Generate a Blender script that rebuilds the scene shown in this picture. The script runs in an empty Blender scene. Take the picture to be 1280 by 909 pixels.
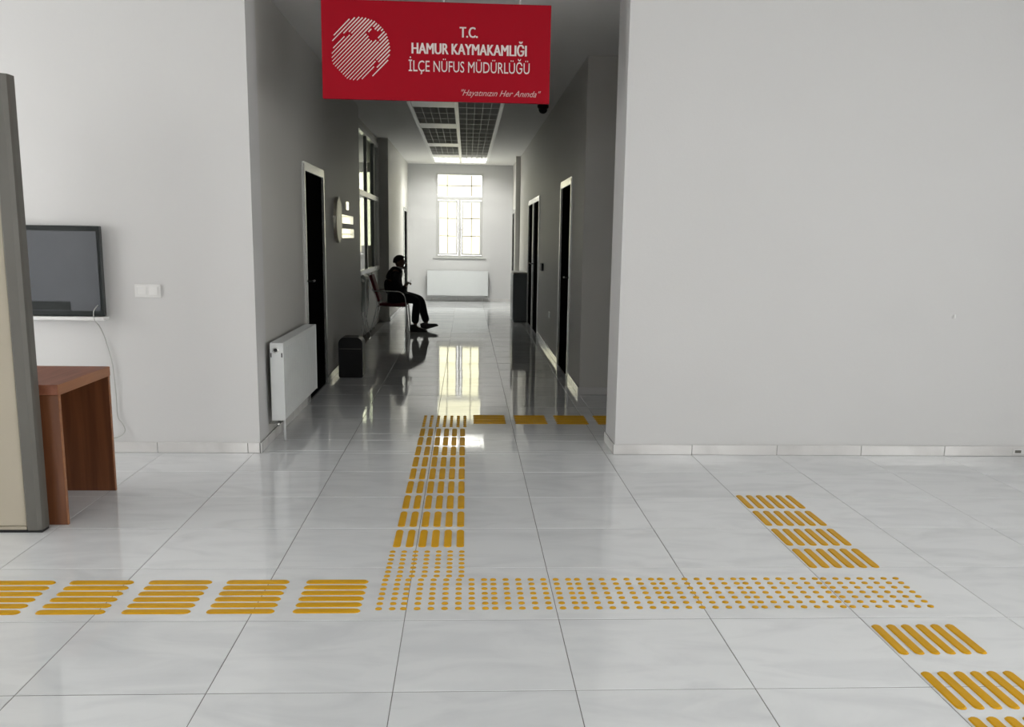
import bpy, bmesh, math, random
from mathutils import Vector, Matrix, Quaternion
random.seed(7)
S = bpy.context.scene
COL = S.collection

# ---------------------------------------------------------------- camera
CAM_Z = 1.45787
cam_d = bpy.data.cameras.new('camera'); cam = bpy.data.objects.new('camera', cam_d); COL.objects.link(cam)
_r = Vector((0.99846972, -0.0528997, 0.01611953)); _u = Vector((-0.00579105, 0.18986604, 0.98179293)); _f = Vector((0.0549971, 0.98038386, -0.18926914))
cam.matrix_world = Matrix(((_r.x, _u.x, -_f.x, 0), (_r.y, _u.y, -_f.y, 0), (_r.z, _u.z, -_f.z, CAM_Z), (0, 0, 0, 1)))
cam_d.sensor_width = 36; cam_d.lens = 33.836; cam_d.shift_x = -0.00652; cam_d.shift_y = 0.05898
cam_d.clip_start = 0.05; cam_d.clip_end = 300
S.camera = cam

# ---------------------------------------------------------------- world, lights, exposure
W = bpy.data.worlds.new('world'); S.world = W; W.use_nodes = True
_bg = W.node_tree.nodes['Background']; _bg.inputs[0].default_value = (1.0, 0.992, 0.968, 1); _bg.inputs[1].default_value = 8.0
S.view_settings.view_transform = 'Standard'; S.view_settings.look = 'None'; S.view_settings.gamma = 1
S.view_settings.use_curve_mapping = False
S.view_settings.exposure = 0.01

def area(name, loc, direction, sx, sy, power=0, color=(1, 1, 1), portal=False):
    l = bpy.data.lights.new(name, 'AREA'); l.shape = 'RECTANGLE'; l.size = sx; l.size_y = sy; l.energy = power; l.color = color
    o = bpy.data.objects.new(name, l); COL.objects.link(o); o.location = loc
    o.rotation_euler = Vector(direction).to_track_quat('-Z', 'Y').to_euler()
    if portal: l.cycles.is_portal = True
    return o
# daylight enters through the window openings (portals only guide the sampling of the sky)
HX0, HX1, HY0, HW, CZ = -6.0, 6.0, -4.0, 6.46, 3.08
REAR_WIN = [(-5.0, -3.4), (3.4, 5.0)]
LEFT_WIN, RIGHT_WIN = (3.3, 5.6), (-1.4, 2.3)
for a_, b_ in REAR_WIN:
    area('portal_rear', ((a_+b_)/2, HY0-0.1, 1.75), (0, 1, 0), b_-a_, 2.1, portal=True)
area('portal_left', (HX0-0.1, sum(LEFT_WIN)/2, 1.7), (1, 0, 0), LEFT_WIN[1]-LEFT_WIN[0], 2.2, portal=True)
area('portal_right', (HX1+0.1, sum(RIGHT_WIN)/2, 1.7), (-1, 0, 0), RIGHT_WIN[1]-RIGHT_WIN[0], 2.2, portal=True)
area('portal_added_window', (1.35, 20.9, 1.7), (-1, 0, 0), 0.6, 2.4, portal=True)  # for the added side window of the far lobby
area('portal_end', (-0.16, 22.75, 1.95), (0, -1, 0), 1.1, 1.9, portal=True)
area('portal_office', (-2.45, 22.75, 2.05), (0, -1, 0), 1.0, 1.75, portal=True)

# ---------------------------------------------------------------- materials
def nt(name):
    m = bpy.data.materials.new(name); m.use_nodes = True
    n = m.node_tree.nodes; return m, n, m.node_tree.links, n['Principled BSDF']
def mat(name, col, rough=0.5, metal=0.0, var=0.06, scale=6, bump=0.0, bscale=40, coat=0.0, spec=0.5, stretch=(1, 1, 1), detail=3):
    m, n, L, p = nt(name)
    g = n.new('ShaderNodeNewGeometry'); mp = n.new('ShaderNodeMapping'); mp.inputs['Scale'].default_value = stretch
    L.new(g.outputs['Position'], mp.inputs['Vector'])
    t = n.new('ShaderNodeTexNoise'); t.inputs['Scale'].default_value = scale; t.inputs['Detail'].default_value = detail
    L.new(mp.outputs[0], t.inputs['Vector'])
    r = n.new('ShaderNodeMapRange'); r.inputs['To Min'].default_value = 1-var; r.inputs['To Max'].default_value = 1+var
    L.new(t.outputs['Fac'], r.inputs['Value'])
    mx = n.new('ShaderNodeVectorMath'); mx.operation = 'SCALE'; mx.inputs[0].default_value = col
    L.new(r.outputs[0], mx.inputs['Scale']); L.new(mx.outputs[0], p.inputs['Base Color'])
    p.inputs['Roughness'].default_value = rough; p.inputs['Metallic'].default_value = metal
    p.inputs['Coat Weight'].default_value = coat; p.inputs['Specular IOR Level'].default_value = spec
    if bump:
        t2 = n.new('ShaderNodeTexNoise'); t2.inputs['Scale'].default_value = bscale; t2.inputs['Detail'].default_value = 2
        L.new(mp.outputs[0], t2.inputs['Vector'])
        b = n.new('ShaderNodeBump'); b.inputs['Strength'].default_value = bump; b.inputs['Distance'].default_value = 0.01
        L.new(t2.outputs['Fac'], b.inputs['Height']); L.new(b.outputs[0], p.inputs['Normal'])
    return m
def marble(name, col, dark, rough, wav=0.0):
    m, n, L, p = nt(name)
    g = n.new('ShaderNodeNewGeometry'); oi = n.new('ShaderNodeObjectInfo')
    off = n.new('ShaderNodeVectorMath'); off.operation = 'SCALE'; off.inputs[0].default_value = (7.3, 3.1, 5.7)
    L.new(oi.outputs['Random'], off.inputs['Scale'])
    ad = n.new('ShaderNodeVectorMath'); ad.operation = 'ADD'; L.new(g.outputs['Position'], ad.inputs[0]); L.new(off.outputs[0], ad.inputs[1])
    mp = n.new('ShaderNodeMapping'); mp.inputs['Rotation'].default_value = (0, 0, 0.5); mp.inputs['Scale'].default_value = (1, 2.4, 1)
    L.new(ad.outputs[0], mp.inputs['Vector'])
    t = n.new('ShaderNodeTexNoise'); t.inputs['Scale'].default_value = 2.2; t.inputs['Detail'].default_value = 6; t.inputs['Distortion'].default_value = 1.2
    L.new(mp.outputs[0], t.inputs['Vector'])
    cr = n.new('ShaderNodeValToRGB'); e = cr.color_ramp.elements
    e[0].position = 0.30; e[0].color = (*dark, 1); e[1].position = 0.56; e[1].color = (*col, 1)
    L.new(t.outputs['Fac'], cr.inputs[0])
    r = n.new('ShaderNodeMapRange'); r.inputs['To Min'].default_value = 0.97; r.inputs['To Max'].default_value = 1.03
    L.new(oi.outputs['Random'], r.inputs['Value'])
    mx = n.new('ShaderNodeVectorMath'); mx.operation = 'SCALE'; L.new(cr.outputs[0], mx.inputs[0]); L.new(r.outputs[0], mx.inputs['Scale'])
    L.new(mx.outputs[0], p.inputs['Base Color']); p.inputs['Roughness'].default_value = rough
    p.inputs['Specular IOR Level'].default_value = 0.5
    if wav:
        t2 = n.new('ShaderNodeTexNoise'); t2.inputs['Scale'].default_value = 3.0; t2.inputs['Detail'].default_value = 1
        L.new(g.outputs['Position'], t2.inputs['Vector'])
        b = n.new('ShaderNodeBump'); b.inputs['Strength'].default_value = wav; b.inputs['Distance'].default_value = 0.01
        L.new(t2.outputs['Fac'], b.inputs['Height']); L.new(b.outputs[0], p.inputs['Normal'])
    return m
def wood(name, c1, c2, rough=0.35, axis=2):
    m, n, L, p = nt(name)
    g = n.new('ShaderNodeNewGeometry'); mp = n.new('ShaderNodeMapping')
    sc = [14, 14, 14]; sc[axis] = 0.9; mp.inputs['Scale'].default_value = sc
    L.new(g.outputs['Position'], mp.inputs['Vector'])
    t = n.new('ShaderNodeTexNoise'); t.inputs['Scale'].default_value = 1.6; t.inputs['Detail'].default_value = 5; t.inputs['Distortion'].default_value = 0.6
    L.new(mp.outputs[0], t.inputs['Vector'])
    cr = n.new('ShaderNodeValToRGB'); e = cr.color_ramp.elements
    e[0].position = 0.3; e[0].color = (*c1, 1); e[1].position = 0.7; e[1].color = (*c2, 1)
    L.new(t.outputs['Fac'], cr.inputs[0]); L.new(cr.outputs[0], p.inputs['Base Color'])
    p.inputs['Roughness'].default_value = rough
    return m
def glass(name, tint=(0.92, 0.97, 0.95), refl=1.0):
    m, n, L, p = nt(name); n.remove(p)
    out = n['Material Output']; tr = n.new('ShaderNodeBsdfTransparent'); tr.inputs[0].default_value = (*tint, 1)
    gl = n.new('ShaderNodeBsdfGlossy'); gl.inputs['Roughness'].default_value = 0.02
    fr = n.new('ShaderNodeFresnel'); fr.inputs[0].default_value = 1.5
    ms = n.new('ShaderNodeMixShader'); gg = n.new('ShaderNodeNewGeometry'); mm = n.new('ShaderNodeMath'); mm.operation = 'MULTIPLY_ADD'; mm.inputs[1].default_value = -1; mm.inputs[2].default_value = 1
    L.new(gg.outputs['Backfacing'], mm.inputs[0]); m2 = n.new('ShaderNodeMath'); m2.operation = 'MULTIPLY'; L.new(mm.outputs[0], m2.inputs[0]); L.new(fr.outputs[0], m2.inputs[1]); L.new(m2.outputs[0], ms.inputs[0]); L.new(tr.outputs[0], ms.inputs[1]); L.new(gl.outputs[0], ms.inputs[2])
    L.new(ms.outputs[0], out.inputs[0]); return m

M = dict(
    wall=mat('wall_paint', (0.65, 0.648, 0.645), 0.6, var=0.025, scale=1.1, bump=0.05, bscale=60),
    wall_c=mat('corridor_paint', (0.60, 0.59, 0.56), 0.5, var=0.03, scale=1.0, bump=0.05, bscale=50),
    ceil=mat('ceiling_paint', (0.80, 0.795, 0.78), 0.8, var=0.02, scale=2),
    tile=marble('polished_marble_tile', (0.79, 0.81, 0.825), (0.70, 0.72, 0.74), 0.05, wav=0.03),
    skirt=marble('marble_skirting', (0.70, 0.69, 0.68), (0.60, 0.59, 0.58), 0.12),
    grout=mat('grout', (0.16, 0.155, 0.15), 0.8, var=0.15, scale=20),
    yellow=mat('yellow_tactile_plastic', (0.64, 0.34, 0.008), 0.5, var=0.12, scale=9, spec=0.2),
    red=mat('red_sign_vinyl', (0.33, 0.0, 0.010), 0.5, var=0.02, scale=2, spec=0.15),
    letter=mat('pale_lettering', (0.72, 0.62, 0.60), 0.5, var=0.02),
    slogan=mat('pink_lettering', (0.62, 0.36, 0.36), 0.5, var=0.02),
    steel=mat('brushed_steel', (0.62, 0.62, 0.60), 0.25, 1.0, var=0.04, scale=20, stretch=(1, 1, 12)),
    chrome=mat('chrome_tube', (0.72, 0.72, 0.72), 0.14, 1.0, var=0.02),
    mirror=mat('polished_gold_acrylic', (0.86, 0.84, 0.74), 0.06, 1.0, var=0.03, scale=15),
    disc=mat('satin_plaque', (0.70, 0.68, 0.58), 0.38, 1.0, var=0.05, scale=8),
    alu=mat('door_frame_aluminium', (0.70, 0.70, 0.68), 0.22, 0.85, var=0.03),
    door=mat('near_black_door', (0.004, 0.004, 0.004), 0.7, var=0.2, scale=30, spec=0.02),
    dark=mat('black_plastic', (0.006, 0.006, 0.007), 0.4, var=0.2, scale=20, spec=0.3),
    enamel=mat('white_enamel', (0.74, 0.76, 0.76), 0.3, var=0.02, scale=5),
    enamel_d=mat('dark_bracket_enamel', (0.25, 0.26, 0.26), 0.5),  # darker grey enamel of the radiator brackets
    pvc=mat('white_pvc', (0.60, 0.60, 0.58), 0.45, var=0.01),
    gbar=mat('brass_glazing_bar', (0.25, 0.22, 0.15), 0.5, var=0.05),
    glaze=mat('grey_glazing_frame', (0.20, 0.21, 0.20), 0.35, 0.3, var=0.05),
    glaze_l=mat('light_glazing_frame', (0.62, 0.62, 0.60), 0.3, 0.4, var=0.03),
    grille=mat('grey_ceiling_grille', (0.50, 0.50, 0.48), 0.6, 0.1, var=0.05),
    rail=mat('white_ceiling_rail', (0.85, 0.85, 0.83), 0.4, var=0.02),
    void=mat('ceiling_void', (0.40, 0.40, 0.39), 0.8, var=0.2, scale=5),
    beige=mat('beige_gate_panel', (0.47, 0.42, 0.33), 0.5, var=0.06, scale=2.5),
    profile=mat('grey_gate_profile', (0.135, 0.130, 0.115), 0.45, 0.2, var=0.10, scale=6, stretch=(1, 1, 0.4)),
    wood=wood('reddish_brown_veneer', (0.11, 0.036, 0.014), (0.20, 0.072, 0.028), 0.38, 2),
    wood_t=wood('desk_top_veneer', (0.20, 0.062, 0.030), (0.31, 0.115, 0.06), 0.45, 1),
    wood_e=wood('light_veneer_edge', (0.26, 0.095, 0.035), (0.38, 0.16, 0.06), 0.4, 1),
    screen=mat('glossy_tv_screen', (0.085, 0.092, 0.105), 0.16, var=0.05, spec=0.9),
    bezel=mat('black_tv_bezel', (0.009, 0.013, 0.013), 0.3),
    white=mat('white_plastic', (0.80, 0.80, 0.79), 0.35, var=0.01),
    cable=mat('grey_cable', (0.45, 0.45, 0.43), 0.5),
    cabinet=mat('grey_cabinet_paint', (0.17, 0.19, 0.20), 0.35, var=0.04),
    cabinet_t=mat('pale_cabinet_top', (0.5, 0.5, 0.48), 0.4),
    burg=mat('burgundy_upholstery', (0.13, 0.008, 0.018), 0.75, var=0.15, scale=30, bump=0.2, bscale=200),
    cloth=mat('black_jacket_cloth', (0.008, 0.008, 0.010), 0.85, var=0.25, scale=25, bump=0.3, bscale=60),
    trousers=mat('dark_trouser_cloth', (0.010, 0.010, 0.013), 0.85, var=0.25, scale=25, bump=0.3, bscale=60),
    skin=mat('skin', (0.16, 0.085, 0.055), 0.5, var=0.08, scale=20),
    hair=mat('black_hair', (0.006, 0.005, 0.005), 0.6, var=0.3, scale=80, bump=0.4, bscale=150),
    shirt=mat('white_shirt', (0.75, 0.75, 0.74), 0.7),
    shoe=mat('grey_shoe', (0.055, 0.055, 0.057), 0.5, var=0.1, scale=30),
    sole=mat('shoe_sole', (0.09, 0.09, 0.09), 0.7),
    folded=mat('pale_grey_plastic_seat', (0.34, 0.36, 0.34), 0.45, var=0.05),
    glass=glass('window_glass'),
    glare_tint=glass('glare_tint_glass', (0.56, 0.552, 0.465)),  # tint added to tone the window glare down to cream
)
M['door'].node_tree.nodes['Principled BSDF'].inputs['IOR'].default_value = 1.02
M['door'].node_tree.nodes['Principled BSDF'].inputs['IOR'].default_value = 1.02

# ---------------------------------------------------------------- mesh helpers
class MB:
    def __init__(s): s.bm = bmesh.new()
    def box(s, x0, x1, y0, y1, z0, z1, bev=0.0, seg=2, T=None):
        b = bmesh.new(); bmesh.ops.create_cube(b, size=1)
        for v in b.verts: v.co = Vector(((x0+x1)/2+v.co.x*(x1-x0), (y0+y1)/2+v.co.y*(y1-y0), (z0+z1)/2+v.co.z*(z1-z0)))
        if bev: bmesh.ops.bevel(b, geom=list(b.edges), offset=bev, segments=seg, profile=0.7, affect='EDGES')
        return s._join(b, T)
    def _join(s, b, T=None):
        if T is not None: bmesh.ops.transform(b, matrix=T, verts=b.verts)
        me = bpy.data.meshes.new('t'); b.to_mesh(me); b.free(); s.bm.from_mesh(me); bpy.data.meshes.remove(me); return s
    def prism(s, pts, axis, a, b_, T=None, bev=0.0):
        # pts: 2D outline; extruded along axis (0,1,2) from a to b_
        b = bmesh.new(); vs = []
        for t in (a, b_):
            row = []
            for p in pts:
                c = [p[0], p[1]]; c.insert(axis, t); row.append(b.verts.new(c))
            vs.append(row)
        n = len(pts)
        b.faces.new(vs[0]); b.faces.new(list(reversed(vs[1])))
        for i in range(n): b.faces.new((vs[0][i], vs[1][i], vs[1][(i+1) % n], vs[0][(i+1) % n]))
        bmesh.ops.recalc_face_normals(b, faces=b.faces)
        if bev: bmesh.ops.bevel(b, geom=list(b.edges), offset=bev, segments=2, profile=0.7, affect='EDGES')
        return s._join(b, T)
    def tube(s, path, r, n=8, cap=True):
        path = [Vector(p) for p in path]; rr = r if isinstance(r, (list, tuple)) else [r]*len(path)
        b = bmesh.new(); rows = []; ref = None
        for i, p in enumerate(path):
            d = (path[min(i+1, len(path)-1)]-path[max(i-1, 0)]).normalized()
            if ref is None: ref = d.orthogonal().normalized()
            ref = (ref-d*ref.dot(d)).normalized(); bi = d.cross(ref)
            rows.append([b.verts.new(p+(ref*math.cos(2*math.pi*k/n)+bi*math.sin(2*math.pi*k/n))*rr[i]) for k in range(n)])
        for i in range(len(rows)-1):
            for k in range(n): b.faces.new((rows[i][k], rows[i][(k+1) % n], rows[i+1][(k+1) % n], rows[i+1][k]))
        if cap: b.faces.new(list(reversed(rows[0]))); b.faces.new(rows[-1])
        bmesh.ops.recalc_face_normals(b, faces=b.faces)
        return s._join(b)
    def lathe(s, prof, n=16, T=None):
        b = bmesh.new(); rows = []
        for r, z in prof:
            rows.append([b.verts.new((r*math.cos(2*math.pi*k/n), r*math.sin(2*math.pi*k/n), z)) for k in range(n)] if r > 1e-6 else [b.verts.new((0, 0, z))])
        for i in range(len(rows)-1):
            A, B = rows[i], rows[i+1]
            for k in range(n):
                k2 = (k+1) % n
                if len(A) == 1 and len(B) == 1: continue
                if len(A) == 1: b.faces.new((A[0], B[k2], B[k]))
                elif len(B) == 1: b.faces.new((A[k], A[k2], B[0]))
                else: b.faces.new((A[k], A[k2], B[k2], B[k]))
        for rw, rev in ((rows[0], True), (rows[-1], False)):
            if len(rw) > 1: b.faces.new(list(reversed(rw)) if rev else rw)
        bmesh.ops.recalc_face_normals(b, faces=b.faces)
        return s._join(b, T)
    def sphere(s, c, r, sub=2):
        b = bmesh.new(); bmesh.ops.create_icosphere(b, subdivisions=sub, radius=1)
        rr = r if isinstance(r, (tuple, list)) else (r, r, r)
        for v in b.verts: v.co = Vector((c[0]+v.co.x*rr[0], c[1]+v.co.y*rr[1], c[2]+v.co.z*rr[2]))
        return s._join(b)
    def mesh(s, name, smooth=False):
        me = bpy.data.meshes.new(name); s.bm.to_mesh(me); s.bm.free()
        if smooth: me.polygons.foreach_set('use_smooth', [True]*len(me.polygons))
        return me
def link(name, me, m, parent=None, label=None, loc=None):
    o = bpy.data.objects.new(name, me); COL.objects.link(o)
    if m is not None and not me.materials: me.materials.append(M[m] if isinstance(m, str) else m)
    if parent is not None: o.parent = parent
    if label: o['label'] = label
    if loc is not None: o.location = loc
    return o
def obj(name, mb, m, parent=None, smooth=False, label=None):
    return link(name, mb.mesh(name, smooth), m, parent, label)
def thing(name, label, cat, loc=(0, 0, 0), rz=0, group=None):
    o = bpy.data.objects.new(name, None); COL.objects.link(o); o.location = loc; o.rotation_euler = (0, 0, rz)
    o.empty_display_size = 0.1
    return tag(o, label, cat, group)
def tag(o, label, cat, group=None):
    o['label'] = label; o['category'] = cat
    if group: o['group'] = group
    return o
def struct(name, mb, m, label=None):
    o = obj(name, mb, m); o['kind'] = 'structure'
    if label: o['label'] = label
    return o
def arc(c, r, a0, a1, n, plane='xz'):
    out = []
    for i in range(n+1):
        a = math.radians(a0+(a1-a0)*i/n); u, v = r*math.cos(a), r*math.sin(a)
        out.append((c[0]+u, c[1], c[2]+v) if plane == 'xz' else ((c[0]+u, c[1]+v, c[2]) if plane == 'xy' else (c[0], c[1]+u, c[2]+v)))
    return out

# ---------------------------------------------------------------- large structure
XL, XLF, XR, XRF, YE = -1.39, -1.335, 1.08, 1.045, 22.55
XN = -1.52   # face of the glazed partition in the left recess
def panel_wall(mb, axis, p0, p1, a0, a1, z0, z1, holes):
    """box wall of thickness p0..p1; runs a0..a1 along the other axis; holes = (a, b, zlo, zhi)"""
    def bx(a, b, lo, hi):
        if b-a < 1e-5 or hi-lo < 1e-5: return
        if axis == 'x': mb.box(p0, p1, a, b, lo, hi)
        else: mb.box(a, b, p0, p1, lo, hi)
    cur = a0
    for a, b, lo, hi in sorted(holes):
        bx(cur, a, z0, z1); bx(a, b, z0, lo); bx(a, b, hi, z1); cur = b
    bx(cur, a1, z0, z1)
# floor slab (grout bed) with single tiles on it
fb = MB(); fb.box(HX0-0.2, HX1+0.2, HY0-0.2, YE+0.2, -0.15, -0.0018)
floor = struct('floor', fb, 'grout')
GX, GY, TS, J = -0.2325, 3.531, 0.6, 0.0028
tile_cache = {}
def tile_mesh(w, d):
    k = (round(w, 4), round(d, 4))
    if k not in tile_cache:
        t = MB(); c = 0.0012
        b = bmesh.new()
        lo = [b.verts.new((sx*w/2, sy*d/2, -0.009)) for sx, sy in ((-1, -1), (1, -1), (1, 1), (-1, 1))]
        mi = [b.verts.new((sx*w/2, sy*d/2, -c)) for sx, sy in ((-1, -1), (1, -1), (1, 1), (-1, 1))]
        hi = [b.verts.new((sx*(w/2-c), sy*(d/2-c), 0)) for sx, sy in ((-1, -1), (1, -1), (1, 1), (-1, 1))]
        b.faces.new(hi)
        for A, B in ((lo, mi), (mi, hi)):
            for i in range(4): b.faces.new((A[i], A[(i+1) % 4], B[(i+1) % 4], B[i]))
        me = bpy.data.meshes.new('tile'); b.to_mesh(me); b.free(); me.materials.append(M['tile']); tile_cache[k] = me
    return tile_cache[k]
zones = [(HX0, HX1, HY0, HW), (XL, 1.03, HW, 6.90), (XL, XR, 6.90, YE), (XR, HX1, 6.90, 9.05)]
rest = MB(); ntile = 0
for zi, (zx0, zx1, zy0, zy1) in enumerate(zones):
    i0 = math.floor((zx0-GX)/TS); i1 = math.ceil((zx1-GX)/TS); j0 = math.floor((zy0-GY)/TS); j1 = math.ceil((zy1-GY)/TS)
    for i in range(i0, i1):
        for j in range(j0, j1):
            a, b = max(zx0, GX+i*TS), min(zx1, GX+(i+1)*TS); c, d = max(zy0, GY+j*TS), min(zy1, GY+(j+1)*TS)
            if b-a < 0.01 or d-c < 0.01: continue
            if zi != 0 and b-a < 0.02: continue
            cx, cy = (a+b)/2, (c+d)/2
            w, dd = b-a-J, d-c-J*1.9
            seen = (zi == 0 and abs(cx-0.1) < 1.0+cy*0.57 and cy > 2.3) or zi in (1, 2) or (zi == 3 and cx < 2.4)
            # rows split by a zone border are kept whole where the border is not a real joint
            if seen:
                o = link('tile', tile_mesh(w, dd), None, floor, loc=(cx, cy, 0)); ntile += 1
                o.rotation_euler = (random.gauss(0, 0.0006), random.gauss(0, 0.0006), 0)
            else:
                rest.box(cx-w/2, cx+w/2, cy-dd/2, cy+dd/2, -0.009, 0)
ro = obj('tile_field', rest, 'tile', floor); ro['kind'] = 'stuff'
of = MB(); of.box(-5.0, XN-0.1, 12.6, YE, -0.0015, 0.0)
o = obj('tile_field', of, 'tile', floor); o['kind'] = 'stuff'

# hall shell
w = MB(); w.box(HX0, XL, HW, HW+0.3, 0, CZ); struct('wall_front_left', w, 'wall')
w = MB(); w.box(1.03, HX1, HW, 6.90, 0, CZ); struct('wall_front_right', w, 'wall')
w = MB(); panel_wall(w, 'y', HY0-0.2, HY0, HX0-0.2, HX1+0.2, 0, CZ, [(a, b, 0.7, 2.8) for a, b in REAR_WIN]); struct('wall_rear', w, 'wall')
w = MB(); panel_wall(w, 'x', HX0-0.2, HX0, HY0, HW, 0, CZ, [(*LEFT_WIN, 0.5, 2.4)]); struct('wall_hall_left', w, 'wall')
w = MB(); panel_wall(w, 'x', HX1, HX1+0.2, HY0, 9.3, 0, CZ, [(*RIGHT_WIN, 0.5, 2.4)]); struct('wall_hall_right', w, 'wall')
# corridor shell
w = MB(); panel_wall(w, 'x', XL-0.2, XL, HW+0.3, 12.9, 0, CZ, [(8.47, 9.62, 0, 2.05)])
struct('wall_corridor_left', w, 'wall_c')
w = MB(); panel_wall(w, 'x', XN-0.12, XN, 12.9, 16.9, 0, CZ, [(12.95, 16.85, 0.90, 2.98)])
struct('wall_recess', w, 'wall_c')
w = MB(); panel_wall(w, 'x', XLF-0.3, XLF, 16.9, YE, 0, CZ, [(20.8, 21.9, 0, 2.05)]); w.box(XN-0.12, XLF-0.3, 16.9, 17.0, 0, CZ)
struct('wall_corridor_far_left', w, 'wall_c')
w = MB(); panel_wall(w, 'x', XR, XR+0.2, 9.05, YE, 0, CZ, [(10.08, 11.22, 0, 2.07), (14.55, 15.80, 0, 2.07), (15.86, 17.05, 0, 2.07), (20.6, 21.2, 0.5, 2.9)])
w.box(XR+0.2, HX1, 9.05, 9.25, 0, CZ)
panel_wall(w, 'x', XRF, XR, 20.2, YE, 0, CZ, [(20.6, 21.2, 0.5, 2.9), (21.32, 22.3, 0, 2.05)])
struct('wall_corridor_right', w, 'wall_c')
w = MB(); w.box(0.985, XRF, 20.02, 20.2, 0, CZ); w.box(XRF, XR, 20.02, 20.2, 0, CZ); struct('trim_pilaster', w, 'wall_c')
w = MB(); panel_wall(w, 'y', YE, YE+0.25, -5.2, HX1, 0, CZ, [(-0.704, 0.375, 1.011, 2.888), (-2.95, -1.95, 1.2, 2.92)])
struct('wall_end', w, 'wall')
w = MB(); w.box(-5.2, -5.0, 12.5, YE, 0, CZ); w.box(-5.0, XL-0.2, 12.4, 12.6, 0, CZ); struct('wall_office', w, 'wall')
# ceilings: strip of metal grille open in the middle of the corridor ceiling
CX0, CX1, CY0, CY1 = -0.715, 0.425, 8.6, 21.9
c = MB(); c.box(HX0-0.2, HX1+0.2, HY0-0.2, CY0, CZ, CZ+0.1); c.box(-5.2, CX0, CY0, YE+0.25, CZ, CZ+0.1); c.box(CX1, HX1+0.2, CY0, YE+0.25, CZ, CZ+0.1)
c.box(CX0, CX1, CY1, YE+0.25, CZ, CZ+0.1)
struct('ceiling', c, 'ceil')
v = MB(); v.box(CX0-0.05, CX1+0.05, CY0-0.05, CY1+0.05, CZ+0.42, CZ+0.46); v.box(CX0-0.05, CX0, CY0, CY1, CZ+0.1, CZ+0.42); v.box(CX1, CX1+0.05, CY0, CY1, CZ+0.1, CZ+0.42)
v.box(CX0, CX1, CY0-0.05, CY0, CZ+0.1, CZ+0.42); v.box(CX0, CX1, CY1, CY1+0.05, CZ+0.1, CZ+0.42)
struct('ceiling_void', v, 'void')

# baseboards: marble pieces on a thin bed
def baseboard(name, axis, face, a0, a1, sign, joint0, h=0.072, t=0.012):
    """axis 'y': runs along X with face at y=face looking to -y (sign -1)"""
    bed = MB()
    def bx(mb, a, b, d0, d1, z0, z1, bev=0):
        lo, hi = sorted((face+sign*d0, face+sign*d1))
        if axis == 'y': mb.box(a, b, lo, hi, z0, z1, bev, 1)
        else: mb.box(lo, hi, a, b, z0, z1, bev, 1)
    bx(bed, a0, a1, 0, 0.004, 0.0005, h-0.004)
    s = struct(name, bed, 'grout')
    k = math.floor((a0-joint0)/TS)
    while joint0+k*TS < a1:
        a, b = max(a0, joint0+k*TS), min(a1, joint0+(k+1)*TS); k += 1
        if b-a < 0.02: continue
        mb = MB(); bx(mb, a+0.0015, b-0.0015, 0.004, t, 0.001, h, 0.002); obj('tile', mb, 'skirt', s)
    return s
baseboard('baseboard_front_left', 'y', HW, -4.2, XL+0.0, -1, -1.47)
baseboard('baseboard_front_right', 'y', HW, 1.018, 4.8, -1, 1.018+0.55)
baseboard('baseboard_opening', 'x', 1.03, HW, 6.90, -1, 6.30)
baseboard('baseboard_left', 'x', XL, HW-0.012, 8.42, 1, 6.53)
baseboard('baseboard_corridor_left', 'x', XL, 9.67, 12.9, 1, 9.53)
baseboard('baseboard_far_left', 'x', XLF, 16.9, 20.75, 1, 16.9)
baseboard('baseboard_side_passage', 'y', 9.05, XR-0.012, 3.0, -1, 1.57)
baseboard('baseboard_right', 'x', XR, 9.05, 10.03, -1, 9.53)
baseboard('baseboard_corridor_right', 'x', XR, 11.27, 14.5, -1, 11.33)
baseboard('baseboard_end', 'y', YE, XLF, XRF, -1, -0.2)

# doors (dark leaves in bright aluminium frames)
dn = [0]
def door(axis_face, sign, y0, y1, ztop, knob_near=True):
    dn[0] += 1
    fr = MB(); x = axis_face
    lo, hi = sorted((x+sign*0.018, x-sign*0.14))
    fr.box(lo, hi, y0, y0+0.045, 0.002, ztop, 0.003, 1); fr.box(lo, hi, y1-0.045, y1, 0.002, ztop, 0.003, 1)
    fr.box(lo, hi, y0+0.045, y1-0.045, ztop-0.055, ztop, 0.003, 1)
    for a, b, c_, d in ((y0-0.02, y0, 0.002, ztop+0.02), (y1, y1+0.02, 0.002, ztop+0.02), (y0, y1, ztop, ztop+0.02)):
        l2, h2 = sorted((x, x+sign*0.014)); fr.box(l2, h2, a, b, c_, d)
    s = struct('door_%d' % dn[0], fr, 'alu')
    lf = MB(); l3, h3 = sorted((x-sign*0.004, x-sign*0.05)); lf.box(l3, h3, y0+0.048, y1-0.048, 0.006, ztop-0.058, 0.002, 1)
    l4, h4 = sorted((x-sign*0.001, x-sign*0.004))
    for z0, z1 in ((0.15, 0.95), (1.1, ztop-0.2)): lf.box(l4, h4, y0+0.2, y1-0.2, z0, z1, 0.002, 1)
    obj('leaf', lf, 'door', s)
    h = MB(); yk = y0+0.12 if knob_near else y1-0.12; xf = x-sign*0.004
    h.box(*sorted((xf, xf+sign*0.008)), yk-0.02, yk+0.02, 0.93, 1.15, 0.003, 1)
    h.tube([(xf, yk, 1.06), (xf+sign*0.05, yk, 1.06), (xf+sign*0.05, yk+(0.12 if knob_near else -0.12), 1.06)], 0.009)
    obj('handle', h, 'dark', s)
    return s
door(XL, 1, 8.47, 9.62, 2.05); door(XR, -1, 10.08, 11.22, 2.07); door(XR, -1, 14.55, 15.80, 2.07, False); door(XR, -1, 15.86, 17.05, 2.07)
door(XLF, 1, 20.8, 21.9, 2.05); door(XRF, -1, 21.32, 22.3, 2.05)

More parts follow.
